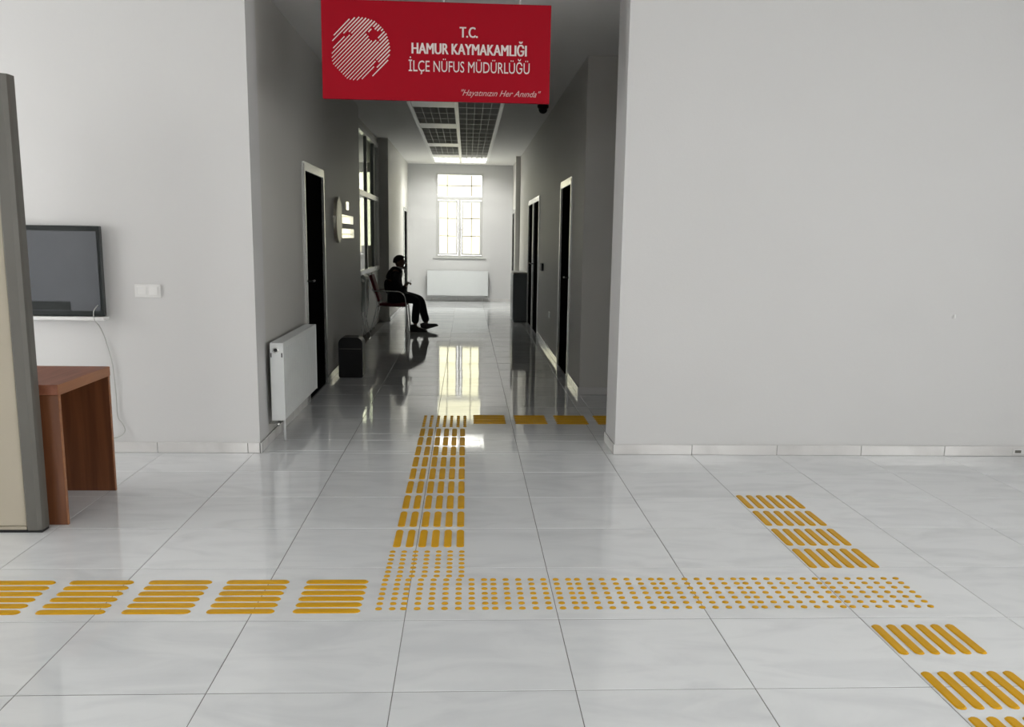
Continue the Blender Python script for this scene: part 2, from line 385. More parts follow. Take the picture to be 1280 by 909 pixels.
# end window: transom pane above two sashes with glazing bars
def bars(mb, x0, x1, z0, z1, y0, y1, t):
    mb.box(x0, x0+t, y0, y1, z0, z1, 0.004, 1); mb.box(x1-t, x1, y0, y1, z0, z1, 0.004, 1)
    mb.box(x0+t, x1-t, y0, y1, z0, z0+t, 0.004, 1); mb.box(x0+t, x1-t, y0, y1, z1-t, z1, 0.004, 1)
f = MB(); WX0, WX1, WZ0, WZ1 = -0.704, 0.375, 1.011, 2.888
bars(f, WX0, WX1, WZ0, WZ1, YE+0.03, YE+0.10, 0.04); f.box(WX0+0.04, WX1-0.04, YE+0.03, YE+0.10, 2.29, 2.37, 0.004, 1)
f.box(-0.20, -0.13, YE+0.03, YE+0.10, WZ0+0.04, 2.29, 0.004, 1)
f.box(WX0-0.06, WX1+0.06, YE-0.03, YE+0.03, WZ0-0.03, WZ0, 0.004, 1)
win = struct('window_1', f, 'pvc')
for x0, x1, nm in ((WX0+0.04, -0.205, 'sash'), (-0.125, WX1-0.04, 'sash')):
    sm = MB(); bars(sm, x0, x1, 1.055, 2.285, YE+0.015, YE+0.075, 0.042); sa = obj('sash', sm, 'pvc', win)
    gp = MB(); gp.box(x0+0.04, x1-0.04, YE+0.042, YE+0.050, 1.095, 2.245); obj('pane', gp, 'glare_tint', sa)
    gb = MB(); xm = (x0+x1)/2; gb.box(xm-0.010, xm+0.010, YE+0.036, YE+0.041, 1.10, 2.24)
    for z in (1.487, 1.882): gb.box(x0+0.045, x1-0.045, YE+0.036, YE+0.041, z-0.010, z+0.010)
    obj('glazing_bar', gb, 'gbar', sa)
hm = MB(); hm.box(-0.15, -0.125, YE+0.0, YE+0.012, 1.60, 1.66); hm.box(-0.145, -0.13, YE-0.02, YE+0.0, 1.55, 1.64, 0.003, 1); obj('handle', hm, 'pvc', win)
gp = MB(); gp.box(WX0+0.042, WX1-0.042, YE+0.06, YE+0.068, 2.375, WZ1-0.042); obj('pane', gp, 'glare_tint', win)
gb = MB(); gb.box(WX0+0.045, WX1-0.045, YE+0.052, YE+0.058, 2.602, 2.622)
for xv in (-0.45, 0.104): gb.box(xv-0.010, xv+0.010, YE+0.052, YE+0.058, 2.38, WZ1-0.045)
obj('glazing_bar', gb, 'gbar', win)
# office window seen through the glazed partition
f = MB(); bars(f, -2.95, -1.95, 1.2, 2.92, YE+0.03, YE+0.10, 0.045); f.box(-2.905, -1.995, YE+0.03, YE+0.10, 2.30, 2.37); f.box(-2.48, -2.42, YE+0.03, YE+0.10, 1.245, 2.30)
w2 = struct('window_2', f, 'pvc')
for x0, x1, z0, z1 in ((-2.905, -2.48, 1.245, 2.30), (-2.42, -1.995, 1.245, 2.30), (-2.905, -1.995, 2.37, 2.875)):
    gp = MB(); gp.box(x0, x1, YE+0.06, YE+0.066, z0, z1); obj('pane', gp, 'glare_tint', w2)

# tall side window added out of view behind the pilaster, to brighten the far lobby
f = MB(); xa = XR+0.10; f.box(xa, xa+0.06, 20.6, 20.65, 0.5, 2.9); f.box(xa, xa+0.06, 21.15, 21.2, 0.5, 2.9); f.box(xa, xa+0.06, 20.65, 21.15, 0.5, 0.55); f.box(xa, xa+0.06, 20.65, 21.15, 2.85, 2.9); f.box(xa, xa+0.06, 20.65, 21.15, 2.1, 2.16)
w4 = struct('added_window', f, 'pvc')
for z0, z1 in ((0.55, 2.1), (2.16, 2.85)):
    gp = MB(); gp.box(xa+0.03, xa+0.036, 20.65, 21.15, z0, z1); obj('pane', gp, 'glass', w4)

# glazed partition in the left recess
gm = MB(); gx0, gx1 = XN-0.03, XN+0.03
for a, b in ((12.95, 13.02), (16.78, 16.85)): gm.box(gx0, gx1, a, b, 0.90, 2.98, 0.003, 1)
gm.box(gx0, gx1, 13.02, 16.78, 0.90, 0.97, 0.003, 1); gm.box(gx0, gx1, 13.02, 16.78, 2.91, 2.98, 0.003, 1)
part = struct('window_3', gm, 'glaze_l')
for y in (13.80, 14.92, 16.07):
    mm = MB(); mm.box(XN-0.025, XN+0.025, y-0.035, y+0.035, 0.97, 2.91, 0.003, 1); obj('mullion', mm, 'glaze', part)
tm = MB(); tm.box(XN-0.03, XN+0.035, 13.02, 16.78, 2.02, 2.10, 0.004, 1); obj('transom', tm, 'glaze_l', part)
ys = [13.02, 13.765, 13.835, 14.885, 14.955, 16.035, 16.105, 16.78]
for k in range(0, 8, 2):
    for z0, z1 in ((0.97, 2.02), (2.10, 2.91)):
        gp = MB(); gp.box(XN-0.003, XN+0.003, ys[k], ys[k+1], z0, z1); obj('pane', gp, 'glass', part)

# ---------------------------------------------------------------- grille ceiling strip
gt = thing('grille_ceiling', 'metal grille strip with white rails running along the corridor ceiling', 'ceiling grille', (0, CY0, CZ))
def loc_box(mb, x0, x1, y0, y1, z0, z1, bev=0): mb.box(x0, x1, y0-CY0, y1-CY0, z0-CZ, z1-CZ, bev, 1)
for x0, x1 in ((CX0-0.03, CX0+0.02), (CX1-0.02, CX1+0.03)):
    r = MB(); loc_box(r, x0, x1, CY0, CY1, CZ-0.012, CZ+0.03, 0.002); obj('side_rail', r, 'rail', gt)
r = MB(); loc_box(r, -0.165, -0.115, CY0, CY1, CZ-0.014, CZ+0.03, 0.002); obj('center_rail', r, 'rail', gt)
for y0, y1 in ((CY0-0.03, CY0), (CY1, CY1+0.06)):
    r = MB(); loc_box(r, CX0, CX1, y0, y1, CZ-0.012, CZ+0.0, 0.002); obj('end_rail', r, 'rail', gt)
gc = MB()
NX, NY = 5, 6
cw = (abs(CX0+0.02-(-0.165))); 
def grille_mesh(wd, dp, n1, n2):
    g = MB()
    for i in range(n1+1): x = -wd/2+wd*i/n1; g.box(x-0.004, x+0.004, -dp/2, dp/2, 0.0, 0.03)
    for i in range(n2+1): y = -dp/2+dp*i/n2; g.box(-wd/2, wd/2, y-0.004, y+0.004, 0.0, 0.03)
    return g.mesh('grille_tile')
gl_w = -0.165-(CX0+0.02); gr_w = (CX1-0.02)-(-0.115)
gmL = grille_mesh(gl_w, 0.56, 5, 5); gmR = grille_mesh(gr_w, 0.56, 5, 5)
white_rows = (9.68, 12.42, 15.08, 17.75, 20.4)
pm = MB(); pm.box(-gl_w/2, gl_w/2, -0.28, 0.28, -0.004, 0.03, 0.004, 1); pm = pm.mesh('white_panel')
y = CY0+0.3; rows = 0
while y < CY1-0.25:
    t_ = MB(); loc_box(t_, CX0+0.02, CX1-0.02, y+0.28, y+0.305, CZ-0.004, CZ+0.03); obj('cross_bar', t_, 'rail', gt)
    is_w = any(abs(y-q) < 0.31 for q in white_rows)
    if is_w: link('white_panel', pm, 'rail', gt, loc=((CX0+0.02-0.165)/2, y-CY0, 0))
    else: link('grille_tile', gmL, 'grille', gt, loc=((CX0+0.02-0.165)/2, y-CY0, 0))
    link('grille_tile', gmR, 'grille', gt, loc=((CX1-0.02-0.115)/2, y-CY0, 0))
    y += 0.6; rows += 1

for y in (21.0,):  # lamp added out of view to lift the far end's brightness
    lm = thing('added_fill_lamp', 'added unseen lamp above the ceiling grille, brightening the far end of the corridor', 'lamp', (-0.145, y, CZ+0.30))
    b = MB(); b.box(-0.45, 0.45, -0.30, 0.30, 0.0, 0.06, 0.005, 1); obj('housing', b, 'enamel', lm)
    area('added_fill_light', (-0.145, y, CZ+0.29), (0, 0, -1), 0.85, 0.55, 135, (1, 0.99, 0.95))

# ---------------------------------------------------------------- hanging sign
SX0, SX1, SZ0, SZ1, SY = -0.911, 0.521, 2.304, 2.895, 6.40
sg = thing('hanging_sign', 'red rectangular sign with striped globe emblem hanging over the corridor opening', 'sign', ((SX0+SX1)/2, SY, SZ0))
ox, oz = (SX0+SX1)/2, SZ0
b = MB(); b.box(SX0-ox, SX1-ox, 0, 0.03, 0, SZ1-SZ0, 0.003, 1); obj('board', b, 'red', sg)
for x in (-0.15, 0.325):
    r = MB(); r.tube([(x-ox, 0.015, SZ1-SZ0), (x-ox, 0.015, CZ-SZ0)], 0.008, 8); r.box(x-ox-0.02, x-ox+0.02, 0.0, 0.03, CZ-SZ0-0.01, CZ-SZ0); obj('hanging_rod', r, 'steel', sg)
def text_obj(txt, x0, x1, z_base, cap, m, parent, name, bold=0.0, shear=0.0, y=-0.002, center=False):
    cu = bpy.data.curves.new('t', 'FONT'); cu.body = txt; cu.size = 1; cu.extrude = 0.0; cu.offset = 0.0; cu.shear = shear
    cu.resolution_u = 3
    tmp = bpy.data.objects.new('t', cu); COL.objects.link(tmp)
    dg = bpy.context.evaluated_depsgraph_get(); dg.update()
    me = bpy.data.meshes.new_from_object(tmp.evaluated_get(dg)); bpy.data.objects.remove(tmp)
    xs = [v.co.x for v in me.vertices]; w_ = max(xs)-min(xs); mn = min(xs)
    for v_ in me.vertices:
        v_.co = Vector(((v_.co.x-mn)/w_*(x1-x0)+x0, y, v_.co.y*cap/0.73+z_base))
    me.materials.clear(); bm = bmesh.new(); bm.from_mesh(me)
    if bold:
        base = me.copy()
        for k_, dx in enumerate((-bold, bold)):
            for v_ in base.vertices: v_.co.x += dx if k_ == 0 else 2*bold; v_.co.y -= 0.0002
            bm.from_mesh(base)
    ex = bmesh.ops.extrude_face_region(bm, geom=list(bm.faces))
    for g in ex['geom']:
        if isinstance(g, bmesh.types.BMVert): g.co.y -= 0.0015
    bmesh.ops.recalc_face_normals(bm, faces=bm.faces)
    bm.to_mesh(me); bm.free(); me.name = name
    return link(name, me, m, parent)
T_ = [('T.C.', -0.050, 0.060, 2.690, 0.066, 'letter', 0.0022, 0), ('HAMUR KAYMAKAMLI\u011eI', -0.350, 0.369, 2.587, 0.068, 'letter', 0.0026, 0),
      ('\u0130L\u00c7E N\u00dcFUS M\u00dcD\u00dcRL\u00dc\u011e\u00dc', -0.371, 0.391, 2.481, 0.069, 'letter', 0.0, 0),
      ('"Hayat\u0131n\u0131z\u0131n Her An\u0131nda"', -0.040, 0.466, 2.342, 0.038, 'slogan', 0.0, 0.45)]
for t, x0, x1, z, cap, m_, bold, sh in T_:
    text_obj(t, x0-ox, x1-ox, z-oz, cap, m_, sg, 'lettering', bold, sh)
# striped globe emblem with crescent gap and star
em = bmesh.new(); EC = (-0.667-ox, 2.613-oz); ER = 0.1815
def star_in(u, v):
    cx, cz, R = 0.078, 0.078, 0.056
    du, dv = u-cx, v-cz; r = math.hypot(du, dv)
    if r > R: return False
    a = (math.atan2(dv, du)-math.pi/2+math.radians(-6)) % (2*math.pi/5); a = min(a, 2*math.pi/5-a)
    ri = R*0.42; # edge line between outer tip (R, 0) and inner point (ri, 36deg)
    x1_, y1_, x2_, y2_ = R, 0, ri*math.cos(math.pi/5), ri*math.sin(math.pi/5)
    px, py = r*math.cos(a), r*math.sin(a)
    return (x2_-x1_)*(py-y1_)-(y2_-y1_)*(px-x1_) > 0
def emb_in(u, v):
    cu, cv = -0.047, -0.060; d = math.hypot(u-cu, v-cv); ang = math.degrees(abs((math.atan2(v-cv, u-cu)-math.radians(45)+math.pi) % (2*math.pi)-math.pi))
    inner = d < 0.137
    outer = math.hypot(u, v) < ER and d > 0.153 and ang < 118
    bridge = math.hypot(u, v) < ER and ang < 50
    return (inner or outer or bridge) and not star_in(u, v)
NS = 23; N = 90
for k in range(NS):
    t = (-1+2*(k+0.5)/NS)*ER*1.06
    run = None
    for q in range(N+1):
        s_ = (-1+2*q/N)*ER*1.08
        u, v = (s_+t)/math.sqrt(2), (s_-t)/math.sqrt(2)
        ins = emb_in(u, v) and q < N
        wd = 0.0022+0.0016*max(0, min(1, (s_/ER+0.75)/1.5))
        if ins:
            if run is None: run = []
            run.append((u, v, wd))
        elif run is not None:
            if len(run) > 1:
                vs = []
                for (a, b2, w2_) in run:
                    nx, nz = 1/math.sqrt(2)*w2_, -1/math.sqrt(2)*w2_
                    vs.append((em.verts.new((EC[0]+a+nx, -0.0015, EC[1]+b2+nz)), em.verts.new((EC[0]+a-nx, -0.0015, EC[1]+b2-nz))))
                for i in range(len(vs)-1): em.faces.new((vs[i][0], vs[i+1][0], vs[i+1][1], vs[i][1]))
            run = None
me = bpy.data.meshes.new('emblem'); em.to_mesh(me); em.free(); link('emblem', me, 'letter', sg)

# ---------------------------------------------------------------- tactile paving
BW, BL, BP, BH = 0.037, 0.275, 0.0608, 0.005
def bar_mesh(length, width):
    n = 5; pts = []
    hl, hw = length/2, width/2; rr = hw*0.95
    for i in range(n+1):
        a = -math.pi/2+math.pi*i/n; pts.append((hl-rr+rr*math.cos(a), hw*math.sin(a)))
    for i in range(n+1):
        a = math.pi/2+math.pi*i/n; pts.append((-hl+rr+rr*math.cos(a), hw*math.sin(a)))
    b = bmesh.new(); lo = [b.verts.new((p[0], p[1], 0.0002)) for p in pts]; hi = [b.verts.new((p[0]*(1-0.005/hl), p[1]*0.80, BH)) for p in pts]
    b.faces.new(hi); k = len(pts)
    for i in range(k): b.faces.new((lo[i], lo[(i+1) % k], hi[(i+1) % k], hi[i]))
    me = bpy.data.meshes.new('bar'); b.to_mesh(me); b.free(); me.materials.append(M['yellow']); return me
bm_ = bar_mesh(BL, BW); bm_s = bar_mesh(0.266, 0.044)
dd_ = MB(); dd_.lathe([(0.0140, 0.0002), (0.0125, 0.0035), (0.008, 0.0052), (0, 0.0052)], 10); dot_me = dd_.mesh('dot', True); dot_me.materials.append(M['yellow'])
def bar_pad(label, x, y, along, n, pitch, me, group):
    """x, y = near left corner of the pad"""
    t = thing('tactile_bar_tile', label, 'tactile paving', (x, y, 0), 0, group)
    for k in range(n):
        o = link('bar', me, None, t)
        if along == 'x': o.location = (0.131, 0.02+k*pitch, 0)
        else: o.location = (0.018+k*pitch, BL/2, 0); o.rotation_euler = (0, 0, math.pi/2)
    return t
def dot_pad(label, x, y, nx, ny, px, py, group):
    t = thing('tactile_dot_tile', label, 'tactile paving', (x, y, 0), 0, group)
    for i in range(nx):
        for j in range(ny): link('dot', dot_me, None, t, loc=(i*px, j*py, 0))
    return t
G1 = 'yellow bar tiles running across the hall floor on the left'
names = ['beside the dot tiles', 'second from the dot tiles', 'third from the dot tiles', 'fourth from the dot tiles', 'at the left edge of the picture']
for k, (x, n_) in enumerate(zip((-0.675, -1.010, -1.335, -1.662, -1.985), names)):
    bar_pad('yellow tactile group of six long bars, left line, ' + n_, x, 3.604, 'x', 6, 0.0655, bm_s, G1)
G2 = 'yellow bar tiles leading into the corridor'
ord_ = ['nearest the dots', 'second from the dots', 'third from the dots', 'fourth from the dots', 'fifth from the dots', 'sixth from the dots', 'seventh from the dots', 'eighth from the dots', 'farthest down the corridor']
for k, (y, n_) in enumerate(zip((4.421, 4.752, 5.085, 5.412, 5.742, 6.070, 6.399, 6.726, 7.050), ord_)):
    bar_pad('yellow tactile group of six short bars on corridor line, ' + n_, -0.345, y, 'y', 6, 0.0608, bm_, G2)
G3 = 'yellow bar tiles on the right path'
for y, n_ in ((5.100, 'farthest away on the right path'), (4.772, 'second farthest on the right path'), (4.440, 'third farthest on the right path'), (4.114, 'just behind the dot tiles'),
              (3.181, 'just in front of the dot tiles'), (2.767, 'near the bottom right corner'), (2.445, 'cut by the bottom edge of the picture')):
    bar_pad('yellow tactile group of six parallel bars, ' + n_, 1.577, y, 'y', 6, 0.0585, bm_, G3)
G4 = 'yellow bar tiles turning right inside the corridor'
for x, n_ in ((0.062, 'nearest the corridor dot tile'), (0.397, 'second from the corridor dot tile'), (0.730, 'third from the corridor dot tile'), (1.062, 'half hidden by the right wall corner')):
    bar_pad('dim yellow tactile bars crossing the corridor, ' + n_, x, 7.55, 'x', 6, 0.0655, bm_s, G4)
G5 = 'yellow dot tiles'
dp_names = ['below the corridor line', 'second from the left bars', 'third from the left bars', 'middle of the row', 'second from the right end', 'at the right end between the two bar paths']
DX = (-0.2435, 0.1225, 0.488, 0.8535, 1.219, 1.5845)
for x, n_ in zip(DX, dp_names):
    dot_pad('yellow tactile tile of raised dots, ' + n_, x, 3.645, 7, 7, 0.0545, 0.0548, G5)
dot_pad('narrow two-column strip of yellow tactile dots beside the left bars', -0.342, 3.645, 2, 7, 0.054, 0.0548, G5)
dot_pad('yellow tactile dot tile under the short bars where the lines meet', -0.339, 4.022, 7, 7, 0.0540, 0.0553, G5)
dot_pad('farthest yellow tactile dot tile, at the turn inside the corridor', -0.330, 7.42, 7, 9, 0.0540, 0.056, G5)

# ---------------------------------------------------------------- wood desk
DX0, DX1, DY0, DY1, DH = -2.78, -2.000, 4.785, 5.485, 0.715
dk = thing('desk', 'reddish brown wooden desk with panel legs behind the beige gate', 'desk', ((DX0+DX1)/2, (DY0+DY1)/2, 0))
dcx, dcy = (DX0+DX1)/2, (DY0+DY1)/2
b = MB(); b.box(DX0-dcx, DX1-dcx-0.002, DY0-dcy, DY1-dcy, DH-0.052, DH, 0.002, 1); obj('desktop', b, 'wood_t', dk)
b = MB(); b.box(DX1-dcx-0.002, DX1-dcx+0.001, DY0-dcy, DY1-dcy, DH-0.052, DH-0.001); obj('edge_band', b, 'wood_e', dk)
for y0 in (DY0+0.003, DY1-0.027):
    b = MB(); b.box(DX0-dcx+0.005, DX1-dcx-0.003, y0-dcy, y0+0.022-dcy, 0.001, DH-0.053, 0.002, 1); pl = obj('panel_leg', b, 'wood', dk)
    b = MB(); b.box(DX1-dcx-0.003, DX1-dcx, y0-dcy, y0+0.022-dcy, 0.001, DH-0.053); obj('edge_band', b, 'wood_e', pl)
b = MB(); b.box(DX0-dcx+0.05, DX0-dcx+0.07, DY0-dcy+0.045, DY1-dcy-0.047, 0.12, DH-0.053); obj('modesty_panel', b, 'wood', dk)

# ---------------------------------------------------------------- metal detector gate
GX1, GX0g, GYg, GH = -2.072, -2.80, 4.700, 2.150
gd = thing('detector_gate', 'tall beige security gate panel with grey edge profile at the left edge', 'security gate', ((GX0g+GX1)/2, GYg, 0))
gcx = (GX0g+GX1)/2
for x0, x1 in ((GX1-0.078, GX1), (GX0g, GX0g+0.078)):
    pts = [(x0-gcx, -0.03), (x0-gcx+0.010, -0.042), (x1-gcx-0.022, -0.042), (x1-gcx-0.004, -0.03), (x1-gcx, -0.01), (x1-gcx, 0.04), (x0-gcx, 0.04)]
    b = MB(); b.prism(pts, 2, 0.012, GH); e = obj('edge_profile', b, 'profile', gd)
b = MB(); b.box(GX0g-gcx+0.079, GX1-gcx-0.079, -0.028, 0.028, 0.03, GH-0.172, 0.002, 1); obj('infill_panel', b, 'beige', gd)
b = MB(); b.box(GX0g-gcx+0.079, GX1-gcx-0.079, -0.036, 0.036, GH-0.168, GH-0.002, 0.006, 2); obj('header_unit', b, 'profile', gd)
b = MB(); b.box(GX0g-gcx+0.002, GX1-gcx-0.002, -0.040, 0.038, 0.0005, 0.012); obj('base_plate', b, 'dark', gd)
b = MB(); b.box(GX0g-gcx+0.079, GX1-gcx-0.079, -0.032, 0.03, 0.012, 0.028); obj('bottom_rail', b, 'beige', gd)

# ---------------------------------------------------------------- wall TV on ledge
TVX0, TVX1, TVZ0, TVZ1 = -3.35, -2.342, 0.918, 1.492
tv = thing('television', 'flat black-framed screen on the white ledge left of the light switch', 'television', ((TVX0+TVX1)/2, HW-0.05, TVZ0))
tcx = (TVX0+TVX1)/2; th = TVZ1-TVZ0; tw = TVX1-TVX0
b = MB(); b.box(-tw/2, tw/2, -0.012, 0.025, 0, th, 0.004, 1); b.box(-tw/2+0.1, tw/2-0.1, 0.025, 0.045, 0.08, th-0.08, 0.005, 1); obj('housing', b, 'bezel', tv)
b = MB(); b.box(-tw/2+0.022, tw/2-0.022, -0.0145, -0.0125, 0.034, th-0.034); obj('screen', b, 'screen', tv)
b = MB(); b.box(-tw/2+0.55, -2.555-tcx, -0.019, -0.0148, 0.038, 0.092); obj('screen_reflection', b, 'bezel', tv)  # thin dark plate standing in for a reflection in the screen
lg = MB(); lg.box(-3.5, -2.335, HW-0.10, HW-0.001, 0.893, 0.915, 0.003, 1); tag(obj('wall_ledge', lg, 'white'), 'narrow white ledge on the wall under the black screen', 'shelf')
cb = MB(); cp = [(-2.376, HW-0.075, 0.99), (-2.39, HW-0.115, 0.955), (-2.39, HW-0.115, 0.90), (-2.385, HW-0.06, 0.86), (-2.375, HW-0.02, 0.80), (-2.350, HW-0.012, 0.70), (-2.33, HW-0.012, 0.59), (-2.32, HW-0.012, 0.40), (-2.318, HW-0.012, 0.25), (-2.29, HW-0.012, 0.20), (-2.275, HW-0.015, 0.155), (-2.30, HW-0.02, 0.12), (-2.36, HW-0.02, 0.10), (-2.5, HW-0.02, 0.09)]
def smooth_path(p, n=5):
    P = [Vector(q) for q in p]; out = []
    for i in range(len(P)-1):
        p0, p1, p2, p3 = P[max(i-1, 0)], P[i], P[i+1], P[min(i+2, len(P)-1)]
        for k in range(n):
            t = k/n; out.append(0.5*((2*p1)+(-p0+p2)*t+(2*p0-5*p1+4*p2-p3)*t*t+(-p0+3*p1-3*p2+p3)*t**3))
    out.append(P[-1]); return out
cb.tube(smooth_path(cp), 0.0035, 6); tag(obj('power_cable', cb, 'cable', smooth=True), 'thin grey cable hanging from the screen behind the desk', 'cable')

# wall switch and small wall fittings
sw = thing('light_switch', 'white double rocker light switch on the wall right of the screen', 'light switch', (-2.078, HW, 1.082))
b = MB(); b.box(-0.083, 0.083, -0.010, -0.0005, -0.042, 0.042, 0.003, 2); obj('plate', b, 'white', sw)
for x in (-0.036, 0.036):
    b = MB(); b.box(x-0.030, x+0.030, -0.015, -0.0105, -0.028, 0.028, 0.002, 1); obj('rocker', b, 'white', sw)
hk = MB(); hk.box(3.330, 3.352, HW-0.008, HW-0.0005, 0.965, 0.985, 0.002, 1); hk.box(3.336, 3.346, HW-0.02, HW-0.008, 0.97, 0.995, 0.002, 1)
tag(obj('wall_hook', hk, 'white'), 'tiny white hook on the right wall', 'hook')
so = thing('skirting_socket', 'small grey socket set in the skirting at the right edge', 'socket', (3.905, HW-0.012, 0.035))
b = MB(); b.box(-0.045, 0.045, -0.006, -0.0005, -0.02, 0.02, 0.002, 1); obj('plate', b, 'skirt', so)
b = MB(); b.box(-0.03, 0.015, -0.008, -0.006, -0.010, 0.010, 0.001, 1); obj('slot', b, 'profile', so)

# ---------------------------------------------------------------- radiators
def panel_radiator(name, label, length, height, depth, M4, ribs=True):
    """local frame: x along the length, y from wall (0) to front (depth), z up from 0"""
    t = thing(name, label, 'radiator'); t.matrix_world = M4
    fr = MB(); fr.box(0.006, length-0.006, depth-0.016, depth, 0.004, height-0.004, 0.006, 2); front = obj('front_panel', fr, 'enamel', t)
    if ribs:
        n = int(length/0.0667); rb = MB()
        for i in range(1, n): x = length*i/n; rb.box(x-0.006, x+0.006, depth, depth+0.0022, 0.04, height-0.04, 0.001, 1)
        o = obj('ribs', rb, 'enamel', front)
    b = MB(); b.box(0.006, length-0.006, 0.0, 0.014, 0.01, height-0.01, 0.004, 1); obj('back_panel', b, 'enamel', t)
    for x0 in (0, length-0.010):
        b = MB(); b.box(x0, x0+0.010, -0.004, depth+0.003, 0.0, height, 0.003, 1); obj('end_cap', b, 'enamel', t)
    b = MB(); b.box(0.01, length-0.01, 0.0, depth, height-0.006, height+0.002)
    k = int(length/0.05)
    obj('top_grille', b, 'enamel', t)
    b = MB(); z = height-0.045; T0 = Matrix.Translation((0, depth*0.42, z)) @ Matrix.Rotation(-math.pi/2, 4, 'Y')
    b.lathe([(0.019, 0), (0.019, 0.006), (0.013, 0.008), (0.013, 0.002)], 16, T0); obj('plug_ring', b, 'steel', t)
    b = MB(); T1 = Matrix.Translation((0, depth*0.42, z)) @ Matrix.Rotation(-math.pi/2, 4, 'Y'); b.lathe([(0.012, 0), (0.012, 0.006), (0, 0.006)], 12, T1); obj('plug', b, 'dark', t)
    b = MB(); b.box(-0.003, 0.0, depth*0.8, depth*0.86, height-0.085, height-0.06); obj('slot', b, 'dark', t)
    b = MB(); b.tube([(0.03, depth*0.5, 0.0), (0.03, depth*0.5, -0.03), (-0.005, depth*0.5, -0.03)], 0.009, 8); b.tube([(-0.005, depth*0.5, -0.03), (-0.02, depth*0.5, -0.03)], 0.014, 8)
    b.tube([(0.06, depth*0.4, 0.0), (0.06, depth*0.4, -0.045), (0.06, -0.03, -0.05)], 0.008, 8)
    obj('valve', b, 'steel', t)
    b = MB()
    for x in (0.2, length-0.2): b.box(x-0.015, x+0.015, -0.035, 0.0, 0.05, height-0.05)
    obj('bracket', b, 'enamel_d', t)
    return t
# left corridor radiator: wall is at x = XL, front looks to +x; length runs along +y
def left_radiator():
    # local x runs towards -y, so the plug end is built at the far end of the length: flip by building with mirrored coords
    L_, H_, D_ = 1.47, 0.545, 0.088
    t = thing('radiator', 'white panel radiator on the left corridor wall by the opening', 'radiator', (XL+0.040, 6.70, 0.178))
    def P(nm, fn, m_, par=t, sm=False):
        b = MB(); fn(b); return obj(nm, b, m_, par, sm)
    fp = P('front_panel', lambda b: b.box(D_-0.016, D_, 0.006, L_-0.006, 0.004, H_-0.004, 0.006, 2), 'enamel')
    def ribs(b):
        n = 22
        for i in range(1, n): y = L_*i/n; b.box(D_, D_+0.0022, y-0.006, y+0.006, 0.04, H_-0.04, 0.001, 1)
    P('ribs', ribs, 'enamel', fp)
    P('back_panel', lambda b: b.box(0, 0.014, 0.006, L_-0.006, 0.01, H_-0.01, 0.004, 1), 'enamel')
    P('end_cap', lambda b: b.box(-0.004, D_+0.003, 0, 0.010, 0, H_, 0.003, 1), 'enamel')
    P('end_cap', lambda b: b.box(-0.004, D_+0.003, L_-0.010, L_, 0, H_, 0.003, 1), 'enamel')
    def top(b):
        b.box(0.0, 0.01, 0.01, L_-0.01, H_-0.006, H_+0.001); b.box(D_-0.01, D_, 0.01, L_-0.01, H_-0.006, H_+0.001)
        n = 70
        for i in range(n): y = 0.02+(L_-0.04)*i/n; b.box(0.01, D_-0.01, y, y+0.012, H_-0.006, H_-0.001)
    P('top_grille', top, 'enamel')
    T0 = Matrix.Translation((D_*0.42, 0, H_-0.05)) @ Matrix.Rotation(math.pi/2, 4, 'X')
    P('plug_ring', lambda b: b.lathe([(0.021, 0), (0.021, 0.006), (0.014, 0.008), (0.014, 0.003)], 16, T0), 'steel')
    P('plug', lambda b: b.lathe([(0.013, 0), (0.013, 0.005), (0, 0.005)], 12, T0), 'dark')
    P('slot', lambda b: b.box(D_*0.84, D_*0.92, -0.002, 0.0, H_-0.10, H_-0.07), 'dark')
    P('slot', lambda b: b.box(0.001, 0.008, -0.002, 0.0, H_-0.10, H_-0.07), 'dark')
    def valve(b):
        b.tube([(D_*0.5, 0.03, 0), (D_*0.5, 0.03, -0.022), (D_*0.5, -0.01, -0.022)], 0.009, 8); b.tube([(D_*0.5, -0.01, -0.022), (D_*0.5, -0.03, -0.022)], 0.013, 8)
        b.tube([(D_*0.35, 0.07, 0), (D_*0.35, 0.07, -0.03), (-0.035, 0.07, -0.03)], 0.008, 8)
    P('valve', valve, 'steel', sm=True)
    P('pipe', lambda b: b.tube([(D_*0.6, 0.16, 0), (D_*0.6, 0.16, -0.175)], 0.009, 8), 'enamel', sm=True)
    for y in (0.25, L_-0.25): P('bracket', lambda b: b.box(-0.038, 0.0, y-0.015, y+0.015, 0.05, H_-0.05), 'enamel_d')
    return t
left_radiator()
Me = Matrix.Translation((0.498, YE-0.05, 0.134)) @ Matrix.Rotation(math.pi, 4, 'Z')
panel_radiator('radiator', 'long white panel radiator under the bright window at the corridor end', 1.40, 0.568, 0.09, Me, ribs=False)

# ---------------------------------------------------------------- plaque and lettering on left wall
pd = MB(); T0 = Matrix.Translation((XL, 10.575, 1.619)) @ Matrix.Rotation(math.pi/2, 4, 'Y')
pd.lathe([(0.24, 0.001), (0.24, 0.028), (0.232, 0.034), (0, 0.036)], 40, T0)
tag(obj('round_plaque', pd, 'disc', smooth=False), 'pale round plaque on the dark left corridor wall', 'plaque')
wl = thing('wall_lettering', 'block of shiny metallic wall lettering beside the round plaque', 'lettering', (XL, 11.45, 1.63))
def plates(n, y0, y1, z0, z1):
    dy = (y1-y0)/n
    for i in range(n):
        b = MB(); b.box(0.001, 0.018, y0+i*dy-11.45, y0+(i+0.86)*dy-11.45, z0-1.63, z1-1.63, 0.001, 1); obj('letter_plate', b, 'mirror', wl)
plates(2, 11.32, 11.58, 1.745, 1.84); plates(8, 10.92, 12.0, 1.59, 1.685); plates(10, 10.90, 12.06, 1.43, 1.535)

